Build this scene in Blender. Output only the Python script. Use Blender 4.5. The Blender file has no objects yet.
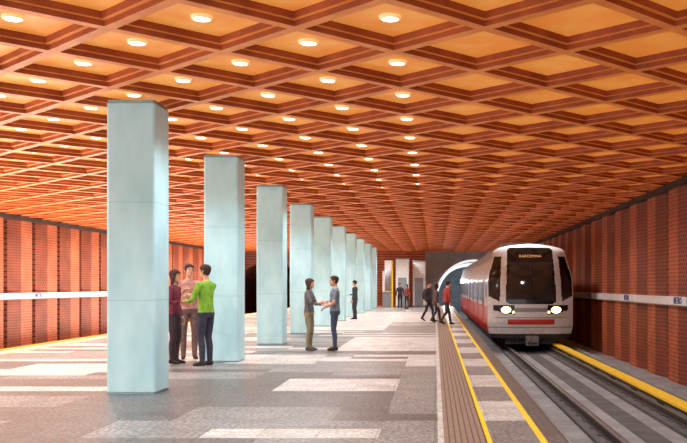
import bpy, math, random
from mathutils import Vector, Matrix
random.seed(7)
F=940.0; EYE=1.52
sc=bpy.context.scene
try:
    sc.view_settings.view_transform='Standard'
    sc.view_settings.look='None'
except Exception: pass

# ------------------------------------------------------------ materials
def lin(c):
    r=[]
    for v in c:
        v=v/255.0
        r.append(v/12.92 if v<=0.04045 else ((v+0.055)/1.055)**2.4)
    return (r[0],r[1],r[2],1.0)
def M(name,col,rough=0.6,metal=0.0,col2=None,scale=8.0,emit=None,estr=0.0,bump=0.0,detail=4.0,spec=0.5,stretch=None,band=(.35,.65)):
    m=bpy.data.materials.new(name); m.use_nodes=True
    nt=m.node_tree; b=nt.nodes['Principled BSDF']
    b.inputs['Base Color'].default_value=lin(col)
    b.inputs['Roughness'].default_value=rough
    b.inputs['Metallic'].default_value=metal
    b.inputs['Specular IOR Level'].default_value=spec
    tc=nt.nodes.new('ShaderNodeTexCoord')
    nz=nt.nodes.new('ShaderNodeTexNoise'); nz.inputs['Scale'].default_value=scale; nz.inputs['Detail'].default_value=detail
    if stretch:
        mp=nt.nodes.new('ShaderNodeMapping'); mp.inputs['Scale'].default_value=stretch
        nt.links.new(tc.outputs['Object'],mp.inputs['Vector']); nt.links.new(mp.outputs['Vector'],nz.inputs['Vector'])
    else: nt.links.new(tc.outputs['Object'],nz.inputs['Vector'])
    c2=col2 if col2 else tuple(v*0.93 for v in col)
    rp=nt.nodes.new('ShaderNodeValToRGB')
    rp.color_ramp.elements[0].position=band[0]; rp.color_ramp.elements[0].color=lin(col)
    rp.color_ramp.elements[1].position=band[1]; rp.color_ramp.elements[1].color=lin(c2)
    nt.links.new(nz.outputs['Fac'],rp.inputs['Fac'])
    nt.links.new(rp.outputs['Color'],b.inputs['Base Color'])
    if emit:
        b.inputs['Emission Color'].default_value=lin(emit); b.inputs['Emission Strength'].default_value=estr
    if bump>0:
        bp=nt.nodes.new('ShaderNodeBump'); bp.inputs['Strength'].default_value=bump; bp.inputs['Distance'].default_value=0.01
        nt.links.new(nz.outputs['Fac'],bp.inputs['Height']); nt.links.new(bp.outputs['Normal'],b.inputs['Normal'])
    return m

def tile_mat(name,col,col2,tx,ty,rough=0.4):
    """speckled stone with real joints (object-space grid)"""
    m=M(name,col,rough,0,col2,scale=22,detail=10,band=(.42,.58))
    nt=m.node_tree; b=nt.nodes['Principled BSDF']
    src=b.inputs['Base Color'].links[0].from_socket
    tc=[n for n in nt.nodes if n.type=='TEX_COORD'][0]
    nz=nt.nodes.new('ShaderNodeTexNoise'); nz.inputs['Scale'].default_value=2.2; nz.inputs['Detail'].default_value=9; nz.inputs['Roughness'].default_value=.7
    nt.links.new(tc.outputs['Object'],nz.inputs['Vector'])
    br=nt.nodes.new('ShaderNodeTexBrick')
    br.offset=0.0; br.inputs['Scale'].default_value=1.0
    br.inputs['Brick Width'].default_value=tx; br.inputs['Row Height'].default_value=ty
    br.inputs['Mortar Size'].default_value=0.006; br.inputs['Bias'].default_value=0
    br.inputs['Color1'].default_value=(1,1,1,1); br.inputs['Color2'].default_value=(.84,.84,.84,1); br.inputs['Mortar'].default_value=(.55,.55,.55,1)
    nt.links.new(tc.outputs['Object'],br.inputs['Vector'])
    mx=nt.nodes.new('ShaderNodeMix'); mx.data_type='RGBA'; mx.blend_type='MULTIPLY'; mx.inputs[0].default_value=1.0
    nt.links.new(src,mx.inputs[6]); nt.links.new(br.outputs['Color'],mx.inputs[7])
    mx2=nt.nodes.new('ShaderNodeMix'); mx2.data_type='RGBA'; mx2.blend_type='MULTIPLY'; mx2.inputs[0].default_value=1.0
    mr=nt.nodes.new('ShaderNodeMapRange'); mr.inputs[1].default_value=.3; mr.inputs[2].default_value=.7; mr.inputs[3].default_value=.62; mr.inputs[4].default_value=1.18
    nt.links.new(nz.outputs['Fac'],mr.inputs[0])
    nt.links.new(mx.outputs[2],mx2.inputs[6]); nt.links.new(mr.outputs[0],mx2.inputs[7])
    nt.links.new(mx2.outputs[2],b.inputs['Base Color'])
    return m

def perf_mat(name,col,hole,p=0.12):
    m=M(name,col,0.6,0,tuple(v*0.82 for v in col),scale=1.6)
    nt=m.node_tree; b=nt.nodes['Principled BSDF']
    src=b.inputs['Base Color'].links[0].from_socket
    tc=[n for n in nt.nodes if n.type=='TEX_COORD'][0]
    sp=nt.nodes.new('ShaderNodeSeparateXYZ'); nt.links.new(tc.outputs['Object'],sp.inputs[0])
    def math_(op,a,bv):
        n=nt.nodes.new('ShaderNodeMath'); n.operation=op
        for i,v in enumerate((a,bv)):
            if v is None: continue
            if isinstance(v,(int,float)): n.inputs[i].default_value=v
            else: nt.links.new(v,n.inputs[i])
        return n.outputs[0]
    zz=math_('ADD',sp.outputs[2],10.0); yy=math_('ADD',sp.outputs[1],10.0)
    row=math_('FLOOR',math_('DIVIDE',zz,p),None)
    off=math_('MULTIPLY',math_('MODULO',row,2.0),0.5)
    fy=math_('SUBTRACT',math_('FRACT',math_('ADD',math_('DIVIDE',yy,p*1.25),off),None),0.5)
    fz=math_('SUBTRACT',math_('FRACT',math_('DIVIDE',zz,p),None),0.5)
    d=math_('ADD',math_('MULTIPLY',fy,fy),math_('MULTIPLY',fz,fz))
    h=math_('LESS_THAN',d,0.09)
    mx=nt.nodes.new('ShaderNodeMix'); mx.data_type='RGBA'
    nt.links.new(h,mx.inputs[0]); nt.links.new(src,mx.inputs[6]); mx.inputs[7].default_value=lin(hole)
    nt.links.new(mx.outputs[2],b.inputs['Base Color'])
    return m

m_rib=M('copper_rib_glow',(238,148,74),.5,0,(218,124,56),3,emit=(224,116,40),estr=.17)  # ribs are no lamps; emission added to brighten the ceiling
m_riss=M('copper_rib_side_glow',(172,84,40),.55,0,(142,62,28),3,emit=(160,62,20),estr=.06)  # weak emission lifts the rib sides too
m_panel=M('copper_panel_glow',(250,188,106),.5,0,(230,138,60),1.8,emit=(244,146,52),estr=.40,detail=9)  # panel emission stands in for light reaching the ceiling
m_lampring=M('lamp_ring',(250,225,185),.3,emit=(255,200,120),estr=.6)
m_lamp=M('lamp_lens',(255,250,240),.3,emit=(255,246,228),estr=14)
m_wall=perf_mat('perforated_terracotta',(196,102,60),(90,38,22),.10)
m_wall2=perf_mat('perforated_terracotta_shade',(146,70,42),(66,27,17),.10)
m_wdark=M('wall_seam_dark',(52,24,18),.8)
m_band=M('white_band',(226,230,236),.35)
m_blue=M('sign_blue',(30,60,150),.4)
m_colm=M('column_aqua_glass_glow',(188,228,236),.42,0,(164,210,220),2.6,spec=.35,emit=(150,206,220),estr=.09,stretch=(1,1,.45),detail=9)  # slight emission brightens the cladding; the columns are not lit from inside
m_joint=M('column_joint',(146,186,196),.5)
m_stD=tile_mat('granite_dark',(114,119,122),(62,66,70),.6,.6)
m_stM=tile_mat('granite_mid',(152,159,162),(94,100,104),.6,.6)
m_stL=tile_mat('granite_light',(216,222,222),(170,175,176),.6,.6)
m_yel=M('yellow_paint',(250,212,40),.45)
m_tact=M('tactile_brown',(140,122,108),.6,0,(116,100,90),20)
m_tactd=M('tactile_groove',(84,72,64),.7)
m_conc=M('concrete_bed',(142,146,150),.7,0,(118,122,126),1.5,bump=.3)
m_concd=M('concrete_dark',(88,90,94),.8,0,(70,72,76),2)
m_steel=M('rail_steel',(130,128,128),.35,.6)
m_rust=M('rail_side',(56,52,52),.7)
m_white=M('train_silver_white',(216,220,226),.25,.1)
m_grey=M('train_grey',(140,143,148),.35,.3)
m_black=M('train_black',(16,16,20),.12)
m_glass=M('train_windshield',(36,36,40),.06,0,(50,48,52),1)
m_red=M('train_red',(190,40,34),.3)
m_under=M('train_underframe',(52,52,56),.6,.2)
m_head=M('headlight_lens',(255,225,150),.2,emit=(255,206,112),estr=10)
m_amber=M('display_amber',(255,200,120),.4,emit=(255,205,130),estr=.1)
m_plaster=M('white_plaster',(236,240,242),.6)
m_portal=M('portal_concrete',(150,160,170),.7,0,(132,142,152),1.5)
m_ring=M('portal_ring',(225,230,235),.4,emit=(235,242,250),estr=.9)
m_lining=M('tunnel_lining',(170,176,182),.7)
m_skin=M('skin',(214,160,132),.5)
m_eye=M('eye_dark',(40,30,28),.3)
m_lip=M('lips',(170,92,84),.5)

# ------------------------------------------------------------ builder
class B:
    def __init__(s): s.v=[];s.f=[];s.m=[];s.mats=[];s.sm=[]
    def mi(s,m):
        if m not in s.mats: s.mats.append(m)
        return s.mats.index(m)
    def face(s,pts,m,smooth=False):
        i=len(s.v); s.v+= [tuple(p) for p in pts]; s.f.append(tuple(range(i,i+len(pts)))); s.m.append(s.mi(m)); s.sm.append(smooth)
    def box(s,x0,x1,y0,y1,z0,z1,m,top=None):
        i=len(s.v)
        s.v+=[(x0,y0,z0),(x1,y0,z0),(x1,y1,z0),(x0,y1,z0),(x0,y0,z1),(x1,y0,z1),(x1,y1,z1),(x0,y1,z1)]
        fs=[(0,3,2,1),(4,5,6,7),(0,1,5,4),(1,2,6,5),(2,3,7,6),(3,0,4,7)]
        for k,f in enumerate(fs):
            s.f.append(tuple(i+a for a in f)); s.m.append(s.mi(top if (top and k==1) else m)); s.sm.append(False)
    def rings(s,rings,m,smooth=True,cap=True,closed=True):
        n=len(rings[0]); i=len(s.v); mi=s.mi(m)
        for r in rings: s.v+=[tuple(p) for p in r]
        for a in range(len(rings)-1):
            for k in range(n if closed else n-1):
                k2=(k+1)%n
                s.f.append((i+a*n+k,i+a*n+k2,i+(a+1)*n+k2,i+(a+1)*n+k)); s.m.append(mi); s.sm.append(smooth)
        if cap:
            s.f.append(tuple(i+k for k in reversed(range(n)))); s.m.append(mi); s.sm.append(False)
            e=i+(len(rings)-1)*n
            s.f.append(tuple(e+k for k in range(n))); s.m.append(mi); s.sm.append(False)
    def tube(s,pts,rad,m,n=12,ref=None):
        pts=[Vector(p) for p in pts]; R=[]
        for i,p in enumerate(pts):
            t=(pts[min(i+1,len(pts)-1)]-pts[max(i-1,0)]).normalized()
            up=Vector(ref) if ref else (Vector((0,1,0)) if abs(t.y)<0.85 else Vector((0,0,1)))
            a=t.cross(up).normalized(); b=a.cross(t).normalized()
            r=rad[i]; ra,rb=(r if isinstance(r,(tuple,list)) else (r,r))
            R.append([p+a*ra*math.cos(2*math.pi*k/n)+b*rb*math.sin(2*math.pi*k/n) for k in range(n)])
        def shrink(ring,c,tdir,f,d): return [c+(q-c)*f+tdir*d for q in ring]
        t0=(pts[0]-pts[1]).normalized(); t1=(pts[-1]-pts[-2]).normalized()
        r0=min(rad[0]) if isinstance(rad[0],(tuple,list)) else rad[0]; r1=min(rad[-1]) if isinstance(rad[-1],(tuple,list)) else rad[-1]
        R=[shrink(R[0],pts[0],t0,.35,r0*.85),shrink(R[0],pts[0],t0,.78,r0*.55)]+R+[shrink(R[-1],pts[-1],t1,.78,r1*.55),shrink(R[-1],pts[-1],t1,.35,r1*.85)]
        s.rings(R,m)
    def sphere(s,c,r,m,seg=14,rg=9,fn=None):
        c=Vector(c); rr=r if isinstance(r,(tuple,list)) else (r,r,r); R=[]
        for j in range(rg+1):
            ph=-math.pi/2+math.pi*j/rg; cp=max(math.cos(ph),.02)
            R.append([c+Vector((rr[0]*cp*math.cos(2*math.pi*k/seg),rr[1]*cp*math.sin(2*math.pi*k/seg),rr[2]*math.sin(ph))) for k in range(seg)])
        s.rings(R,m)
    def obj(s,name,parent=None,loc=(0,0,0),rot=(0,0,0)):
        me=bpy.data.meshes.new(name); me.from_pydata(s.v,[],s.f); 
        for m in s.mats: me.materials.append(m)
        me.polygons.foreach_set('material_index',s.m); me.polygons.foreach_set('use_smooth',s.sm); me.update()
        o=bpy.data.objects.new(name,me); sc.collection.objects.link(o); o.location=loc; o.rotation_euler=rot
        if parent: o.parent=parent
        return o
def empty(name,loc=(0,0,0)):
    e=bpy.data.objects.new(name,None); e.location=loc; sc.collection.objects.link(e); return e

# ------------------------------------------------------------ layout constants
XL=-15.5; XR=6.0; Y0=-2.0; Y1=72.0
CZ=EYE+2.62            # underside of ribs
PITZ=EYE-2.42
PL=-10.25; PR=1.30     # platform edges
TX=3.46                # right track centre
TL=-12.85

# ------------------------------------------------------------ ceiling
b=B()
a=.96
ca,cb=-.457,9.575
panel_z=CZ+.13
for i in range(-17,9):
    for j in range(-13,67):
        if (i+j)%2: continue
        cx=ca+a*i; cy=cb+a*j
        if cx<XL-a-.4 or cx>XR+a+.4 or cy>Y1+a or cy<Y0-a: continue
        def dm(h,z): return [Vector((cx+h,cy,z)),Vector((cx,cy+h,z)),Vector((cx-h,cy,z)),Vector((cx,cy-h,z))]
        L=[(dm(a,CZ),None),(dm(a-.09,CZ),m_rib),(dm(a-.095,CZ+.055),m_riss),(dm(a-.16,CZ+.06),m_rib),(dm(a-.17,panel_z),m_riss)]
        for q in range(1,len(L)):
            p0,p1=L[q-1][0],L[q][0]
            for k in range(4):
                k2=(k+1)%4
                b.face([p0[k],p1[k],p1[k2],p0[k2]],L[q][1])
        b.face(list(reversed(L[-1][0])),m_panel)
ceil=b.obj('ceiling')
import bmesh
bm=bmesh.new(); bm.from_mesh(ceil.data)
bmesh.ops.remove_doubles(bm,verts=bm.verts,dist=.001)
for co,no in (((XL-.3,0,0),(-1,0,0)),((XR+.3,0,0),(1,0,0)),((0,Y0,0),(0,-1,0)),((0,Y1,0),(0,1,0))):
    bmesh.ops.bisect_plane(bm,geom=bm.verts[:]+bm.edges[:]+bm.faces[:],plane_co=co,plane_no=no,clear_outer=True)
bm.to_mesh(ceil.data); bm.free()

# downlights
b=B(); spots=[]
for i in range(-15,1):
    for j in range(-11,64):
        if (i+j)%2: continue
        cx=ca+a*i; cy=cb+a*j
        if cx<XL+.5 or cy>Y1-.6 or cy<Y0+.6: continue
        n=14
        def circ(r,z): return [(cx+r*math.cos(-2*math.pi*k/n),cy+r*math.sin(-2*math.pi*k/n),z) for k in range(n)]
        b.rings([circ(.115,panel_z+.001),circ(.11,panel_z-.03),circ(.085,panel_z-.035)],m_lampring,cap=False)
        b.face(circ(.085,panel_z-.035),m_lamp)
        spots.append((cx,cy,i,j))
b.obj('ceiling_downlights')

# ------------------------------------------------------------ floor / platform
def rects():
    out=[]
    for (x0,x1,y0,y1,m) in [
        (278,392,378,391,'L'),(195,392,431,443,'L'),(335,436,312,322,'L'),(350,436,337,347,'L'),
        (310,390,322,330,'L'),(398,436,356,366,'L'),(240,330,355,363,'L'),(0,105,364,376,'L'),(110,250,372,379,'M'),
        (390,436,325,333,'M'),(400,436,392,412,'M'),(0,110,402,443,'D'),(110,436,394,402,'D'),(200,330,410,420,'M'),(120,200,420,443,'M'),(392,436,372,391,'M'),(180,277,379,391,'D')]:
        Z1=EYE*F/(y0-286); Z0=EYE*F/(y1-286); zm=(Z0+Z1)/2
        out.append(((x0-435)*zm/F,(x1-435)*zm/F,Z0,Z1,m))
    return out
RC=rects()
b=B(); T=.6
nx=int(math.ceil((.03-(PL+.6))/T)); rnd=random.Random(3)
xs=[.03-T*k for k in range(nx+1)]
xs[-1]=PL+.6
ny=int((Y1-Y0)/T)+1
mm={'L':m_stL,'M':m_stM,'D':m_stD}
for j in range(ny):
    y0=Y0+T*j; y1=min(y0+T,Y1); yc=(y0+y1)/2
    if y1<=y0: continue
    run=0; cur='M'
    for k in range(nx):
        if run<=0:
            r=rnd.random(); run=rnd.choice([3,4,5,6])
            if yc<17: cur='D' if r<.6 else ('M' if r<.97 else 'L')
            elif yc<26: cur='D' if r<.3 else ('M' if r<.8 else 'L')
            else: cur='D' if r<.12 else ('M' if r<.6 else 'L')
        run-=1; xc=(xs[k]+xs[k+1])/2; c=cur
        for (a0,a1,z0,z1,m) in RC:
            if a0<=xc<=a1 and z0<=yc<=z1: c=m; break
        b.face([(xs[k+1],y0,0),(xs[k],y0,0),(xs[k],y1,0),(xs[k+1],y1,0)],mm[c])
def strip(x0,x1,m):
    b.face([(x0,Y0,0),(x1,Y0,0),(x1,Y1,0),(x0,Y1,0)],m)
strip(.03,.09,m_stL)
xx=.09; 
while xx<.455:
    b.face([(xx,Y0,0),(xx+.045,Y0,0),(xx+.045,Y1,0),(xx,Y1,0)],m_tact)
    b.face([(xx+.045,Y0,0),(xx+.06,Y0,0),(xx+.06,Y1,0),(xx+.045,Y1,0)],m_tactd); xx+=.06
strip(xx,.50,m_stM); strip(.50,.56,m_yel)
j=0; y=Y0
while y<Y1:
    b.face([(.56,y,0),(1.03,y,0),(1.03,min(y+1.8,Y1),0),(.56,min(y+1.8,Y1),0)],m_stL if j%2 else m_stM); y+=1.8; j+=1
strip(1.03,1.10,m_yel); strip(1.10,PR,m_stD)
strip(PL,PL+.1,m_stD); strip(PL+.1,PL+.17,m_yel); strip(PL+.17,PL+.5,m_stL); strip(PL+.5,PL+.6,m_yel)
b.box(PR-.01,PR+.03,Y0,Y1,-.12,0.0,m_stM); b.box(PR-.35,PR-.3,Y0,Y1,PITZ,-.001,m_concd); b.box(PR-.3,PR,Y0,Y1,-.13,-.1,m_concd)
b.box(PL-.03,PL+.01,Y0,Y1,-.12,0.0,m_stM); b.box(PL+.3,PL+.35,Y0,Y1,PITZ,-.001,m_concd)
b.obj('floor')
# tracks
def railway(x0,x1,tc,xt,L,trough=None):
    e=empty('railway_track',(0,0,0))
    b=B()
    b.box(x0,x1,Y0,Y1-.02,PITZ-.1,PITZ,m_conc)
    for s in (-1,1): b.box(tc+s*.76-.24,tc+s*.76+.24,Y0,L,PITZ,PITZ+.06,m_concd)
    b.box(tc-.2,tc+.2,Y0,Y1-.02,PITZ,PITZ+.012,m_concd)
    b.obj('bed',e)
    b=B(); z=PITZ+.06
    for s in (-1,1):
        c=tc+s*.76
        b.box(c-.07,c+.07,Y0,L,z,z+.025,m_rust); b.box(c-.012,c+.012,Y0,L,z+.02,z+.1,m_rust); b.box(c-.036,c+.036,Y0,L,z+.09,z+.13,m_rust,top=m_steel)
        y=Y0+.3
        while y<L:
            b.box(c-.13,c+.13,y,y+.14,z,z+.02,m_concd); y+=.75
    b.obj('rails',e)
    b=B(); zt=EYE-2.1; xc=xt
    b.box(xc-.14,xc+.14,Y0,L,zt-.05,zt,m_yel); b.box(xc+.10,xc+.14,Y0,L,zt-.16,zt-.05,m_yel)
    b.box(xc-.05,xc+.05,Y0,L,zt-.16,zt-.05,m_steel)
    y=Y0+.5
    while y<L: b.box(xc-.03,xc+.09,y,y+.12,PITZ,zt-.14,m_concd); y+=2.5
    b.obj('third_rail_cover',e)
    if trough:
        b=B(); b.box(trough,trough+.22,Y0,Y1-.02,PITZ,PITZ+.12,m_conc); b.obj('cable_trough',e)
railway(PR-.3,XR-.01,TX,4.42,Y1-.05,5.1)
railway(XL+.01,PL+.3,TL,-14.3,Y1-.05)

# ------------------------------------------------------------ walls (folded perforated panels)
def foldwall(name,xw,sgn,P=2.4):
    b=B(); z0=PITZ; z1=CZ+.13
    y=Y0; D=.30
    while y<Y1:
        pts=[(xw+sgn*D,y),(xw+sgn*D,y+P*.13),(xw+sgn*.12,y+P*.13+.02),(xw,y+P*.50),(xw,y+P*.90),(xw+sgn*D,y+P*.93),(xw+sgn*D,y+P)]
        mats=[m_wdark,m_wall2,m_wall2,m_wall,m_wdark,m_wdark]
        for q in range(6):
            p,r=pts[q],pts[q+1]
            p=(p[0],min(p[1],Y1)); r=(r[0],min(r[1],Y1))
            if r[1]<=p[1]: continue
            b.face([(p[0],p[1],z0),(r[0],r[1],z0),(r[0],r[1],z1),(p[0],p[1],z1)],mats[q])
        y+=P
    b.face([(xw-sgn*.01,Y0,z0),(xw-sgn*.01,Y1,z0),(xw+sgn*D,Y1,z0),(xw+sgn*D,Y0,z0)],m_conc)
    b.box(min(xw-sgn*.05,xw+sgn*D),max(xw-sgn*.05,xw+sgn*D),Y0,Y1,CZ-.16,CZ-.003,m_wdark)
    return b.obj(name)
foldwall('wall_right',XR,1); foldwall('wall_left',XL,-1)
def band(name,x0,x1):
    b=B(); b.box(x0,x1,Y0,Y1-.1,EYE-.47,EYE-.26,m_band); b.box(x0,x1,Y0,Y1-.1,EYE-.495,EYE-.47,m_grey)
    return b.obj(name)
band('trim_1',XR-.06,XR-.001); band('trim_2',XL+.001,XL+.06)
def sign(name,x,y,side,txt='METRO'):
    e=empty(name,(x,y,EYE-.365))
    b=B(); s=-1 if side=='R' else 1
    b.box(min(0,s*.03),max(0,s*.03),-.75,.75,-.1,.1,m_band); o=b.obj('plate',e)
    cu=bpy.data.curves.new('lettering','FONT'); cu.body=txt; cu.size=.23; cu.align_x='CENTER'; cu.align_y='CENTER'; cu.extrude=.004; cu.offset=.003
    cu.materials.append(m_blue); t=bpy.data.objects.new('lettering',cu); sc.collection.objects.link(t); t.parent=e
    t.location=(s*.035,0,0); t.rotation_euler=(math.pi/2,0,-math.pi/2 if side=='R' else math.pi/2)
for y in (14,22.9,29.0,36): sign('station_name_sign',XR-.06,y,'R')
for y in (20,36.6,46,56): sign('station_name_sign',XL+.06,y,'L')

# ------------------------------------------------------------ end wall with tunnel portals
def arch_wall():
    b=B(); r=2.85
    def prof(cx,cz):
        pts=[]; n=24
        pts.append((cx-r,PITZ)); 
        for k in range(n+1):
            t=math.pi-math.pi*k/n; pts.append((cx+r*math.cos(t),cz+r*math.sin(t)))
        pts.append((cx+r,PITZ)); return pts
    cz=.55; z1=CZ+.13
    def part(x0,x1,cx,m,ring,lining):
        pr=prof(cx,cz)
        poly=[(x0,PITZ)]+pr+[(x1,PITZ),(x1,z1),(x0,z1)]
        b.face([(p[0],Y1,p[1]) for p in poly],m)
        for k in range(len(pr)-1):
            p,q=pr[k],pr[k+1]
            b.face([(p[0],Y1,p[1]),(q[0],Y1,q[1]),(q[0],Y1+24,q[1]),(p[0],Y1+24,p[1])],lining,True)
        b.face([(p[0],Y1+24,p[1]) for p in pr],m)
        b.face([(pr[0][0],Y1,PITZ),(pr[-1][0],Y1,PITZ),(pr[-1][0],Y1+24,PITZ),(pr[0][0],Y1+24,PITZ)],m_concd)
        if not ring: return
        for yy,w in ((0,.14),(5,.08),(10,.08),(15,.08)):
            R=[]
            for k in range(1,len(pr)-1):
                t=math.pi-math.pi*(k-1)/24
                c,s=math.cos(t),math.sin(t)
                if yy==0: ra,rb=r-.02,r+w
                else: ra,rb=r-.02-w,r-.01
                R.append([(cx+ra*c,Y1+yy-.06,cz+ra*s),(cx+rb*c,Y1+yy-.06,cz+rb*s),(cx+rb*c,Y1+yy,cz+rb*s),(cx+ra*c,Y1+yy,cz+ra*s)])
            b.rings(R,m_ring,False)
    part(-.75,XR,3.0,m_portal,True,m_lining)
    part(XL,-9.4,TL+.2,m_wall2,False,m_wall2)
    b.face([(-9.4,Y1,PITZ),(-.75,Y1,PITZ),(-.75,Y1,z1),(-9.4,Y1,z1)],m_wall)
    b.obj('wall_end')
arch_wall()
def booth(name,x0,x1,y0,y1,h,door=True):
    e=empty(name,((x0+x1)/2,(y0+y1)/2,0)); w=(x1-x0)/2; d=(y1-y0)/2
    b=B(); b.box(-w,w,-d,d,0,h,m_plaster); b.box(-w-.03,w+.03,-d-.03,d+.03,h,h+.08,m_grey); b.box(-w-.01,w+.01,-d-.01,d+.01,0,.12,m_grey); b.obj('walls',e)
    b=B(); b.box(-.30,.30,-d-.02,-d,0.12,2.1,m_grey); b.box(-.25,-.01,-d-.03,-d-.02,.16,2.05,m_portal); b.box(.01,.25,-d-.03,-d-.02,.16,2.05,m_portal); b.obj('doors',e)
booth('lift_enclosure',-2.75,-1.85,66,68.5,3.4)
booth('service_booth',-1.6,-.7,67.5,70.5,3.3)
b=B()
b.box(-3.7,-3.55,66.2,70,0,2.6,m_plaster); b.box(-3.7,-3.0,66.02,66.1,0,1.1,m_grey); b.box(-3.7,-2.95,65.95,66.15,1.1,1.16,m_yel); b.box(-3.05,-2.95,66,66.15,0,3.3,m_yel)
b.box(-3.7,-3.1,69,69.2,0,3.4,m_plaster)
b.obj('stair_balustrade')

# ------------------------------------------------------------ columns
def column(y0,idx):
    w,d=.69,.72
    xc=-4.62+w/2; yc=y0+d/2
    b=B(); rr=.05
    def ring(z,g=0):
        pts=[]
        for (sx,sy,t0) in ((1,-1,-90),(1,1,0),(-1,1,90),(-1,-1,180)):
            for k in range(4):
                t=math.radians(t0+30*k)
                pts.append((sx*(w/2-rr)+(rr-g)*math.cos(t),sy*(d/2-rr)+(rr-g)*math.sin(t),z))
        return pts
    js=[1.32,2.70]
    b.rings([ring(0,.012),ring(.03,.012)],m_joint,False)
    prev=.03
    for J in js+[CZ-.05]:
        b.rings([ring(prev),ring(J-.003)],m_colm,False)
        b.rings([ring(J-.003,.004),ring(J+.003,.004)],m_joint,False,cap=False); prev=J+.003
    b.rings([ring(CZ-.05,.015),ring(CZ-.002,.015)],m_joint,False)
    b.obj('column',loc=(xc,yc,0))
for k in range(10): column(13.2+5.55*k,k)

# ------------------------------------------------------------ train
def wprof(z):
    if z<.1: return 1.55-.10*((.1-z)/.45)**1.5
    if z<1.7: return 1.55
    if z<2.55: return 1.55-.20*((z-1.7)/.85)**1.3
    t=min(1,(z-2.55)/.515); return max(.001,1.35*(1-t**4.0)**(1/1.7))
ZB=-.36; ZT=3.065
def noseY(u,z):
    y=.34*abs(u)**3
    if z>.95: y+=.62*((z-.95)/2.1)**1.7
    if z<.2: y+=.12*((.2-z)/.5)
    return y
def train():
    y0=33.8; e=empty('metro_train',(TX,y0,0))
    RAIL=PITZ+.19
    b=B(); NU=110; NZ=150
    zs=[ZB+(ZT-ZB)*math.sin(math.pi/2*k/NZ)**.9 if k else ZB for k in range(NZ+1)]
    def region(u,x,z):
        ax=abs(x)
        if .88<z<2.92:
            hw=.92-.10*(z-.88)/2.08
            cut=0
            if z>2.78: cut=.14-math.sqrt(max(0,.14**2-(z-2.78)**2))
            if z<1.04: cut=.16-math.sqrt(max(0,.16**2-(1.04-z)**2))
            if ax<hw-max(0,cut): 
                return m_glass if z<2.40 and z>1.0 and ax<hw-.07 else m_black
        lo=.92+max(0,(ax-1.06))*.5
        if lo<z<2.60 and ax>1.12-.05*(z-1) and ax<wprof(z)-.04: return m_black
        if .48<z<.82 and ax>.60 and ax<1.34 and z>.48+(ax-.60)*.22: return m_black
        if .60<z<.72 and ax<.60: return m_grey
        if .14<z<.34 and ax<.85: return m_red
        if z<-.2: return m_under
        if .37<z<.40 and ax<1.3: return m_grey
        if z<.05 and z>.02: return m_grey
        return m_white
    idx=len(b.v)
    for z in zs:
        w=wprof(z)
        for k in range(NU+1):
            u=-1+2*k/NU; b.v.append((u*w,noseY(u,z),z))
    n=NU+1
    for r in range(NZ):
        for k in range(NU):
            u=-1+2*(k+.5)/NU; z=(zs[r]+zs[r+1])/2
            m=region(u,u*wprof(z),z)
            b.f.append((idx+r*n+k,idx+r*n+k+1,idx+(r+1)*n+k+1,idx+(r+1)*n+k)); b.m.append(b.mi(m)); b.sm.append(True)
    b.obj('cab_front',e)
    def shell(ya,yb,first):
        b=B()
        for s in (-1,1):
            for r in range(NZ):
                za,zb=zs[r],zs[r+1]; zc=(za+zb)/2
                fa=noseY(1,za) if first else ya; fb=noseY(1,zb) if first else ya
                m=m_white
                if zc<-.2: m=m_under
                elif zc<.75: m=m_red
                elif zc>2.5: m=m_grey
                P=[(s*wprof(za),fa,za),(s*wprof(za),yb,za),(s*wprof(zb),yb,zb),(s*wprof(zb),fb,zb)]
                if s<0: P=P[::-1]
                b.face(P,m,True)
        b.face([(s*wprof(z),yb,z) for s,z in [(1,z) for z in zs]+[(-1,z) for z in reversed(zs)]],m_grey)
        if not first: b.face([(s*wprof(z),ya,z) for s,z in [(1,z) for z in zs]+[(-1,z) for z in reversed(zs)]],m_grey)
        b.face([(-1.45,ya+.6,ZB),(1.45,ya+.6,ZB),(1.45,yb,ZB),(-1.45,yb,ZB)],m_under)
        for s in (-1,1):
            def pb(y0,y1,z0,z1,m,t): 
                x0=s*1.549; x1=s*(1.55+t); b.box(min(x0,x1),max(x0,x1),y0,y1,z0,z1,m)
            st=ya+1.3
            if first: pb(ya+1.05,ya+1.9,1.1,1.75,m_black,.006); st=ya+2.9
            pos=[st+ (yb-1.6-st)*q/3 for q in range(4)]
            for q,p in enumerate(pos):
                pb(p,p+1.35,-.05,1.79,m_red,.012); pb(p+.12,p+.62,.85,1.65,m_black,.018); pb(p+.73,p+1.23,.85,1.65,m_black,.018)
                pb(p+.665,p+.685,-.05,1.79,m_black,.016)
                if q<3: pb(p+1.7,pos[q+1]-.35,.95,1.7,m_black,.008)
        b.obj('car_body',e)
        b=B(); b.box(-1.1,1.1,ya+3.6,yb-3.6,RAIL+.18,ZB,m_under)
        for yc in (ya+2.4,yb-2.4):
            b.box(-1.0,1.0,yc-1.3,yc+1.3,RAIL+.28,ZB,m_under)
            for dy in (-.9,.9):
                b.tube([(-.8,yc+dy,RAIL+.4),(.8,yc+dy,RAIL+.4)],[.07,.07],m_steel,10)
                for s in (-1,1):
                    n=20; x=s*.76
                    R=[[(xx,yc+dy+r*math.cos(2*math.pi*k/n),RAIL+.43+r*math.sin(2*math.pi*k/n)) for k in range(n)] for xx,r in ((x-.06*s,.43),(x-.04*s,.4),(x+.06*s,.4))]
                    b.rings(R,m_steel,False)
        b.obj('bogies',e)
    shell(0,18.5,True); shell(19.1,37.6,False)
    for g in (18.5,):
        b=B()
        for q in range(6): b.box(-1.25,1.25,g+.1*q,g+.1*q+.06,-.2,2.75,m_under)
        b.obj('gangway',e)
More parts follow.
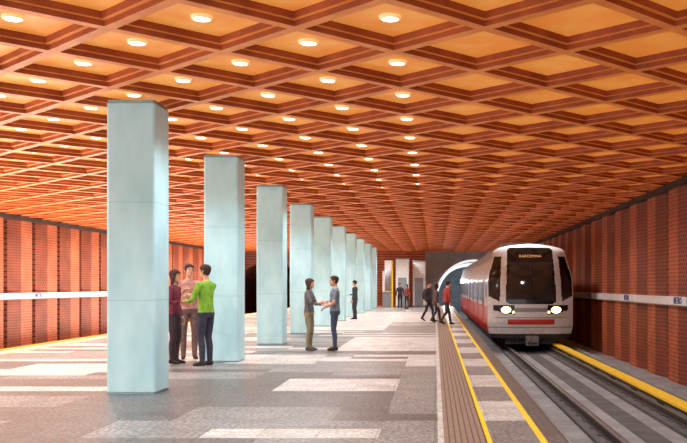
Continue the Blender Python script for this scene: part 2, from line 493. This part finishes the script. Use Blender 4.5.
    b=B(); b.box(-.8,.8,3,8,2.95,3.2,m_grey); b.box(-.8,.8,10.5,15.5,2.95,3.2,m_grey); b.obj('roof_units',e)
    for s in (-1,1):
        b=B(); x=s*.90; y=noseY(x/1.55,.66)
        n=18
        def c(r,yy,x=x): return [(x+r*1.25*math.cos(2*math.pi*k/n),yy,.66+r*.85*math.sin(2*math.pi*k/n)) for k in range(n)]
        b.rings([c(.16,y+.06),c(.16,y-.05),c(.14,y-.05)],m_grey,True,False)
        b.face(c(.14,y-.045),m_head); b.obj('headlight',e)
        b=B(); x2=s*.64; y=noseY(x2/1.55,.6)
        b.face([(x2+.04*math.cos(2*math.pi*k/12),y-.02,.58+.04*math.sin(2*math.pi*k/12)) for k in range(12)],m_head); b.obj('marker_lamp',e)
    cu=bpy.data.curves.new('destination_display','FONT'); cu.body='KARCZMINA'; cu.size=.14; cu.align_x='CENTER'; cu.align_y='CENTER'; cu.extrude=.003
    cu.materials.append(m_amber); t=bpy.data.objects.new('destination_display',cu); sc.collection.objects.link(t); t.parent=e
    t.location=(0,noseY(0,2.55)-.05,2.6); t.rotation_euler=(math.radians(90-22),0,0)
    b=B()
    b.tube([(0.1,noseY(0,1.1)-.03,1.06),(.05,noseY(0,1.5)-.035,1.5),(-.02,noseY(0,1.95)-.035,1.95)],[.018,.014,.012],m_black,8)
    b.tube([(-.02,noseY(0,1.5)-.05,1.45),(-.02,noseY(0,2.2)-.05,2.2)],[.015,.015],m_under,8); b.obj('windscreen_wiper',e)
    b=B(); b.box(-.9,.9,.35,1.1,RAIL+.12,ZB,m_under)
    b.tube([(0,.9,-.42),(0,.1,-.42),(0,-.15,-.42)],[.1,.1,.12],m_under,12)
    b.box(-.22,.22,-.42,-.12,-.6,-.26,m_steel); b.tube([(-.1,-.42,-.4),(-.1,-.52,-.4)],[.07,.04],m_steel,10)
    b.box(-.16,.16,-.46,-.4,-.56,-.48,m_under)
    for s in (-1,1):
        b.tube([(s*.45,.4,-.4),(s*.35,.1,-.55),(s*.1,-.1,-.45)],[.03,.03,.03],m_under,8)
        b.box(s*.76-.14,s*.76+.14,.5,.62,RAIL+.1,ZB,m_under)
    b.obj('coupler',e)
train()

# ------------------------------------------------------------ people
cloth_cache={}
def cloth(c):
    if c not in cloth_cache: cloth_cache[c]=M('fabric_%d_%d_%d'%c,c,.85,0,tuple(v*.82 for v in c),14)
    return cloth_cache[c]
def person(name,x,y,yaw,H=1.76,top=(90,160,60),pants=(50,55,75),shoes=(40,36,36),hair=(60,42,32),long=False,
           sleeve='long',Lh=None,Rh=None,stride=0.0,female=False,lean=0.0,headyaw=0.0,bag=None,fade=None):
    """facing -Y at yaw 0; person's left is +X."""
    S=H/1.75
    tm,pm,sm_,hm=cloth(top),cloth(pants),cloth(shoes),cloth(hair)
    sw=.165 if female else .19
    Q=lambda *a: Vector(a)
    def ln(p):
        p=Vector(p); dz=max(0,p.z-.95); return Vector((p.x,p.y-lean*dz,p.z))
    seg=[]
    bb=B()
    f=female
    T=[(.84,.155,.115,0),(.92,.170 if not f else .175,.125,0),(1.00,.155 if not f else .155,.115,0),(1.10,.145 if not f else .125,.105,0),(1.20,.160 if not f else .14,.112,-.005),(1.30,.178 if not f else .155,.12,-.008),(1.38,.175 if not f else .15,.108,0),(1.43,.13,.085,.005),(1.47,.07,.066,.008)]
    R=[]
    for z,rx,ry,yo in T:
        R.append([ln((rx*math.cos(2*math.pi*k/20),yo+ry*math.sin(2*math.pi*k/20),z)) for k in range(20)])
    bb.rings(R,tm)
    bb.tube([ln((0,.01,1.42)),ln((0,.0,1.50)),ln((0,-.012,1.57))],[.062,.055,.054],m_skin,14)
    st=stride
    legs=[]
    for s,dy in ((1,-st),(-1,st)):
        hip=Q(s*.088,0,.92)
        ank=Q(s*(.10 if not f else .085),dy,.085+(.07 if (st and dy>0) else 0))
        kn=Q(s*.10,dy*.42-(.035+abs(st)*.18),.50)
        mid=hip.lerp(kn,.5); mc=kn.lerp(ank,.38)+Vector((0,.018,0))
        bb.tube([hip,mid,kn,mc,ank],[.092,.082,.062,.06,.046],pm,14)
        heel=ank+Q(0,.045,-.035+ (.02 if (st and dy>0) else 0)); toe=ank+Q(s*.025,-.165,-.058-(.06 if (st and dy>0) else 0)); ball=ank+Q(s*.015,-.10,-.048-(.04 if(st and dy>0) else 0))
        bb.tube([heel,ank+Q(0,-.03,-.035),ball,toe],[(.034,.040),(.038,.046),(.042,.034),(.034,.022)],sm_,12,ref=(0,0,1))
        legs.append((hip,kn,ank,toe))
    hands=[]
    for s,tgt in ((1,Lh),(-1,Rh)):
        sh=ln((s*sw,.0,1.40))
        if tgt is None: wr=ln((s*(sw+.085),-.03,.86)); el=ln((s*(sw+.055),.03,1.12))
        else:
            wr=Vector(tgt); d=wr-sh; L=d.length; A,Bn=.29,.26
            if L>A+Bn-.005: wr=sh+d*((A+Bn-.005)/L); d=wr-sh; L=d.length
            aa=(A*A-Bn*Bn+L*L)/(2*L); h=math.sqrt(max(0,A*A-aa*aa))
            u=d.normalized(); pole=Vector((s*.5,.25,-.8)); pole=(pole-u*pole.dot(u)).normalized()
            el=sh+u*aa+pole*h
        bb.tube([ln((s*(sw-.06),0,1.40)),sh,sh.lerp(el,.5),el,el.lerp(wr,.35),wr],[.055,.060,.052,.043,.042,.029],tm,14)
        seg.append((sh,el,'up')); seg.append((el,wr,'fore')); hands.append((s,el,wr))
    body=bb.obj(name+'_raw')
    md=body.modifiers.new('r','REMESH'); md.mode='VOXEL'; md.voxel_size=.013
    md2=body.modifiers.new('s','SMOOTH'); md2.factor=.5; md2.iterations=3
    dg=bpy.context.evaluated_depsgraph_get(); dg.update()
    me=bpy.data.meshes.new_from_object(body.evaluated_get(dg)); bpy.data.objects.remove(body)
    out=B()
    vs=[v.co.copy() for v in me.vertices]; out.v=[tuple(v) for v in vs]
    def sd(p,a,b_):
        ab=b_-a; t=max(0,min(1,(p-a).dot(ab)/ab.dot(ab))); return (p-a-ab*t).length,t
    for p in me.polygons:
        c=p.center; lab=tm
        if c.z<.16 and any((c-(L[2]+Vector((0,-.06,-.04)))).length<.2 for L in legs):
            lab=sm_ if any(c.z<L[2].z+.0 and (c-L[2]).length<.24 for L in legs) else pm
        else:
            arm=None
            for a,b_,k in seg:
                d,t=sd(c,a,b_)
                if d<.075 and (arm is None or d<arm[0]): arm=(d,t,k)
            if c.z<.93 and not (arm and arm[2]=='fore' and arm[0]<.06): lab=pm
            elif arm and arm[2]=='fore': lab=m_skin if sleeve=='short' or arm[1]>.93 else tm
            elif arm and arm[2]=='up' and sleeve=='short' and arm[1]>.75: lab=m_skin
            elif c.z>1.47: lab=m_skin
        out.f.append(tuple(p.vertices)); out.m.append(out.mi(lab)); out.sm.append(True)
    for s,el,wr in hands:
        d=(wr-el).normalized(); side=d.cross(Vector((0,1,0))); 
        if side.length<.3: side=d.cross(Vector((0,0,1)))
        side.normalize(); nor=side.cross(d).normalized()
        if abs(d.z)>.7:
            fw=Vector((0,-1,0)); fw=(fw-d*fw.dot(d)).normalized(); across=fw; nor=Vector((-s,0,0)); nor=(nor-d*nor.dot(d)).normalized()
        else:
            across=Vector((-s,0,0)) if abs(d.x)<.7 else Vector((0,0,1)); across=(across-d*across.dot(d)).normalized(); nor=across.cross(d).normalized()
            if nor.z>0: nor=-nor
        out.tube([wr-d*.03,wr+d*.02,wr+d*.06,wr+d*.088],[(.024,.026),(.036,.017),(.042,.015),(.038,.013)],m_skin,10,ref=tuple(nor))
        for q,(off,L) in enumerate(((.03,.072),(.010,.08),(-.011,.075),(-.031,.058))):
            p0=wr+d*.075+across*off; p1=p0+d*L*.42+nor*.004; p2=p1+d*L*.30+nor*.016; p3=p2+d*L*.2+nor*.02
            out.tube([p0,p1,p2,p3],[.0095,.009,.0082,.007],m_skin,8)
        p0=wr+d*.025+across*.028; p1=p0+d*.025+across*.025+nor*.01; p2=p1+d*.03+across*.008+nor*.01
        out.tube([p0,p1,p2],[.013,.011,.009],m_skin,8)
    hc=ln((0,-.02,1.635))
    ry=Matrix.Rotation(headyaw,3,'Z')
    hb=B()
    prof=[(-.115,.028,-.075,.00),(-.105,.042,-.088,.02),(-.08,.055,-.095,.045),(-.05,.064,-.096,.07),(-.02,.069,-.094,.088),(.01,.073,-.094,.098),(.04,.075,-.092,.102),(.07,.070,-.082,.096),(.095,.055,-.06,.078),(.112,.032,-.03,.045),(.118,.008,.0,.015)]
    def hring(z,w,f0,bk,g=0,n=20):
        r=[]
        for k in range(n):
            t=2*math.pi*k/n; cy=(f0+bk)/2; ryy=(bk-f0)/2+g
            r.append(Vector(((w+g)*math.cos(t),cy+ryy*math.sin(t),z)))
        return r
    hb.rings([hring(*p) for p in prof],m_skin)
    hb.tube([(0,-.088,.012),(0,-.104,-.018),(0,-.098,-.028)],[.008,.013,.010],m_skin,8)
    for s in (-1,1):
        hb.sphere((s*.029,-.086,.008),(.013,.008,.007),m_eye,8,6)
        hb.tube([(s*.015,-.094,.024),(s*.044,-.084,.025)],[.004,.004],hm,6)
        hb.tube([(s*.073,.0,-.03),(s*.080,.006,-.005),(s*.077,.012,.022)],[(.006,.008),(.008,.015),(.006,.012)],m_skin,8)
    hb.tube([(-.022,-.092,-.052),(0,-.098,-.053),(.022,-.092,-.052)],[.004,.0065,.004],m_lip,6)
    def hairring(t,n=24):
        r=[]
        for k in range(n):
            an=2*math.pi*k/n; front=max(0,-math.sin(an)); 
            zlow=(-.065 if not long else -.16)
            zl=zlow+( .062-zlow)*min(1,front*1.9+ (0.25 if not long and front==0 and abs(math.cos(an))>.8 else 0))
            z=.125+(zl-.125)*t
            zz=max(-.06,min(.118,z-.006))
            for a_,b_ in zip(prof,prof[1:]):
                if a_[0]<=zz<=b_[0]:
                    q=(zz-a_[0])/(b_[0]-a_[0]); w=a_[1]+(b_[1]-a_[1])*q; f0=a_[2]+(b_[2]-a_[2])*q; bk=a_[3]+(b_[3]-a_[3])*q
            if t<.02: w,f0,bk=.01,-.01,.02
            g=.012+(.012 if long else 0)*t
            r.append(Vector(((w+g)*math.cos(an),(f0+bk)/2+((bk-f0)/2+g)*math.sin(an),z)))
        return r
    hb.rings([hairring(t) for t in (1,.85,.7,.55,.4,.28,.17,.08,0)],hm)
    o=len(out.v)
    for v in hb.v: out.v.append(tuple(hc+ry@Vector(v)))
    for fi,fc in enumerate(hb.f): out.f.append(tuple(o+q for q in fc)); out.m.append(out.mi(hb.mats[hb.m[fi]])); out.sm.append(hb.sm[fi])
    if bag:
        bmx=cloth(bag)
        out.tube([ln((-.10,.16,1.02)),ln((-.0,.19,1.2)),ln((0,.15,1.40))],[(.12,.06),(.145,.085),(.11,.05)],bmx,14,ref=(0,1,0))
        for s in (-1,1): out.tube([ln((s*.10,.12,1.40)),ln((s*.11,0,1.455)),ln((s*.11,-.12,1.36)),ln((s*.13,-.12,1.2)),ln((s*.15,.05,1.08))],[.016]*5,bmx,8)
    zmin=min(v[2] for v in out.v)
    out.v=[((v[0])*S,v[1]*S,(v[2]-zmin)*S) for v in out.v]
    ob=out.obj(name,loc=(x,y,0.001),rot=(0,0,yaw))
    bpy.data.meshes.remove(me)
    return ob
R90=math.pi/2
def W(px,Z): return (px-435)*Z/F
person('standing_man',W(206,17.9),17.9,-R90-.45,1.93,(126,184,52),(56,60,80),(50,40,36),(58,40,30),sleeve='long',Lh=(.18,-.30,1.12),Rh=(-.10,-.36,1.22),headyaw=.1)
person('standing_man',W(189,19.6),19.6,.35,1.98,(206,150,140),(120,92,90),(60,50,48),(70,48,36),sleeve='short',Lh=(.16,-.30,1.22),Rh=(-.12,-.30,1.26),headyaw=.25)
person('standing_woman',W(174,18.4),18.4,R90-.2,1.84,(112,40,62),(66,50,62),(40,32,36),(54,30,26),long=True,female=True,Rh=(-.16,-.28,1.16),headyaw=.0)
person('standing_woman',W(309,22.2),22.2,R90-.15,1.70,(104,108,112),(150,146,120),(90,80,70),(70,48,36),long=True,female=True,Lh=(.12,-.34,1.15),Rh=(-.13,-.36,1.12))
person('standing_man',W(335,22.2),22.2,-R90+.1,1.76,(120,140,156),(66,84,112),(60,52,48),(48,34,28),Rh=(-.13,-.34,1.13),Lh=(.12,-.22,1.02),sleeve='short')
person('standing_man',W(355,43),43,-R90-.3,1.78,(58,66,76),(60,58,66),(30,28,28),(40,30,26),Rh=(-.1,-.3,1.1))
person('standing_man',W(400,63.5),63.5,.2,1.72,(60,58,70),(48,46,56),hair=(40,30,26))
person('standing_woman',W(407,62.5),62.5,-.6,1.64,(150,70,60),(60,54,60),hair=(60,40,30),female=True,long=True)
person('walking_man',W(428,40.5),40.5,R90-.5,1.72,(62,58,66),(44,44,56),hair=(40,30,26),stride=.24,lean=.06,bag=(70,44,40))
person('walking_woman',W(436,38.8),38.8,R90+.2,1.62,(104,76,70),(60,64,84),hair=(70,46,34),female=True,long=True,stride=.22)
person('walking_man',W(446,37.0),37.0,R90+.5,1.72,(168,60,54),(70,66,76),hair=(52,36,30),stride=.28,lean=.12,Lh=(.2,-.3,1.05))

# ------------------------------------------------------------ lights
def spot(x,y,z,e,col=(.965,.985,1.0),ang=150):
    l=bpy.data.lights.new('downlight_and_fill','SPOT'); l.energy=e; l.spot_size=math.radians(ang); l.spot_blend=.8; l.shadow_soft_size=.12; l.color=col
    o=bpy.data.objects.new('downlight_and_fill_lamp',l); o.location=(x,y,z); sc.collection.objects.link(o)
for (x,y,i,j) in spots:
    if (i%4==2) and (j%4==0): spot(x,y,panel_z-.14,380)
for k in range(12):
    spot(ca+a*4,cb+a*(-4+6*k),panel_z-.12,330)  # added fill spots above the right track, no fixtures modelled there
def area(name,x,y,z,sx,sy,e,rot=(0,0,0),col=(1,.97,.92)):
    l=bpy.data.lights.new(name,'AREA'); l.shape='RECTANGLE'; l.size=sx; l.size_y=sy; l.energy=e; l.color=col
    o=bpy.data.objects.new(name,l); o.location=(x,y,z); o.rotation_euler=rot; sc.collection.objects.link(o)
area('ceiling_fill_light',-12.85,35,PITZ+.25,3,66,5600,(math.pi,0,0))  # added fill, hidden in the left pit, washes the ceiling from below
for yy in (2,6,12,18):
    l=bpy.data.lights.new('tunnel_lamp','POINT'); l.energy=170; l.shadow_soft_size=.1; o=bpy.data.objects.new('tunnel_lamp',l); o.location=(1.0,Y1+yy,2.1); sc.collection.objects.link(o)
w=bpy.data.worlds.new('world'); sc.world=w; w.use_nodes=True
w.node_tree.nodes['Background'].inputs[0].default_value=(.94,.98,1,1); w.node_tree.nodes['Background'].inputs[1].default_value=1.9

# ------------------------------------------------------------ camera
cam=bpy.data.cameras.new('camera'); cam.sensor_fit='HORIZONTAL'; cam.sensor_width=36; cam.lens=F/687*36
cam.shift_x=-(435-343.5)/687; cam.shift_y=(286-221.5)/687; cam.clip_end=300
co=bpy.data.objects.new('camera',cam); co.location=(0,0,EYE); co.rotation_euler=(math.pi/2,0,0); sc.collection.objects.link(co); sc.camera=co
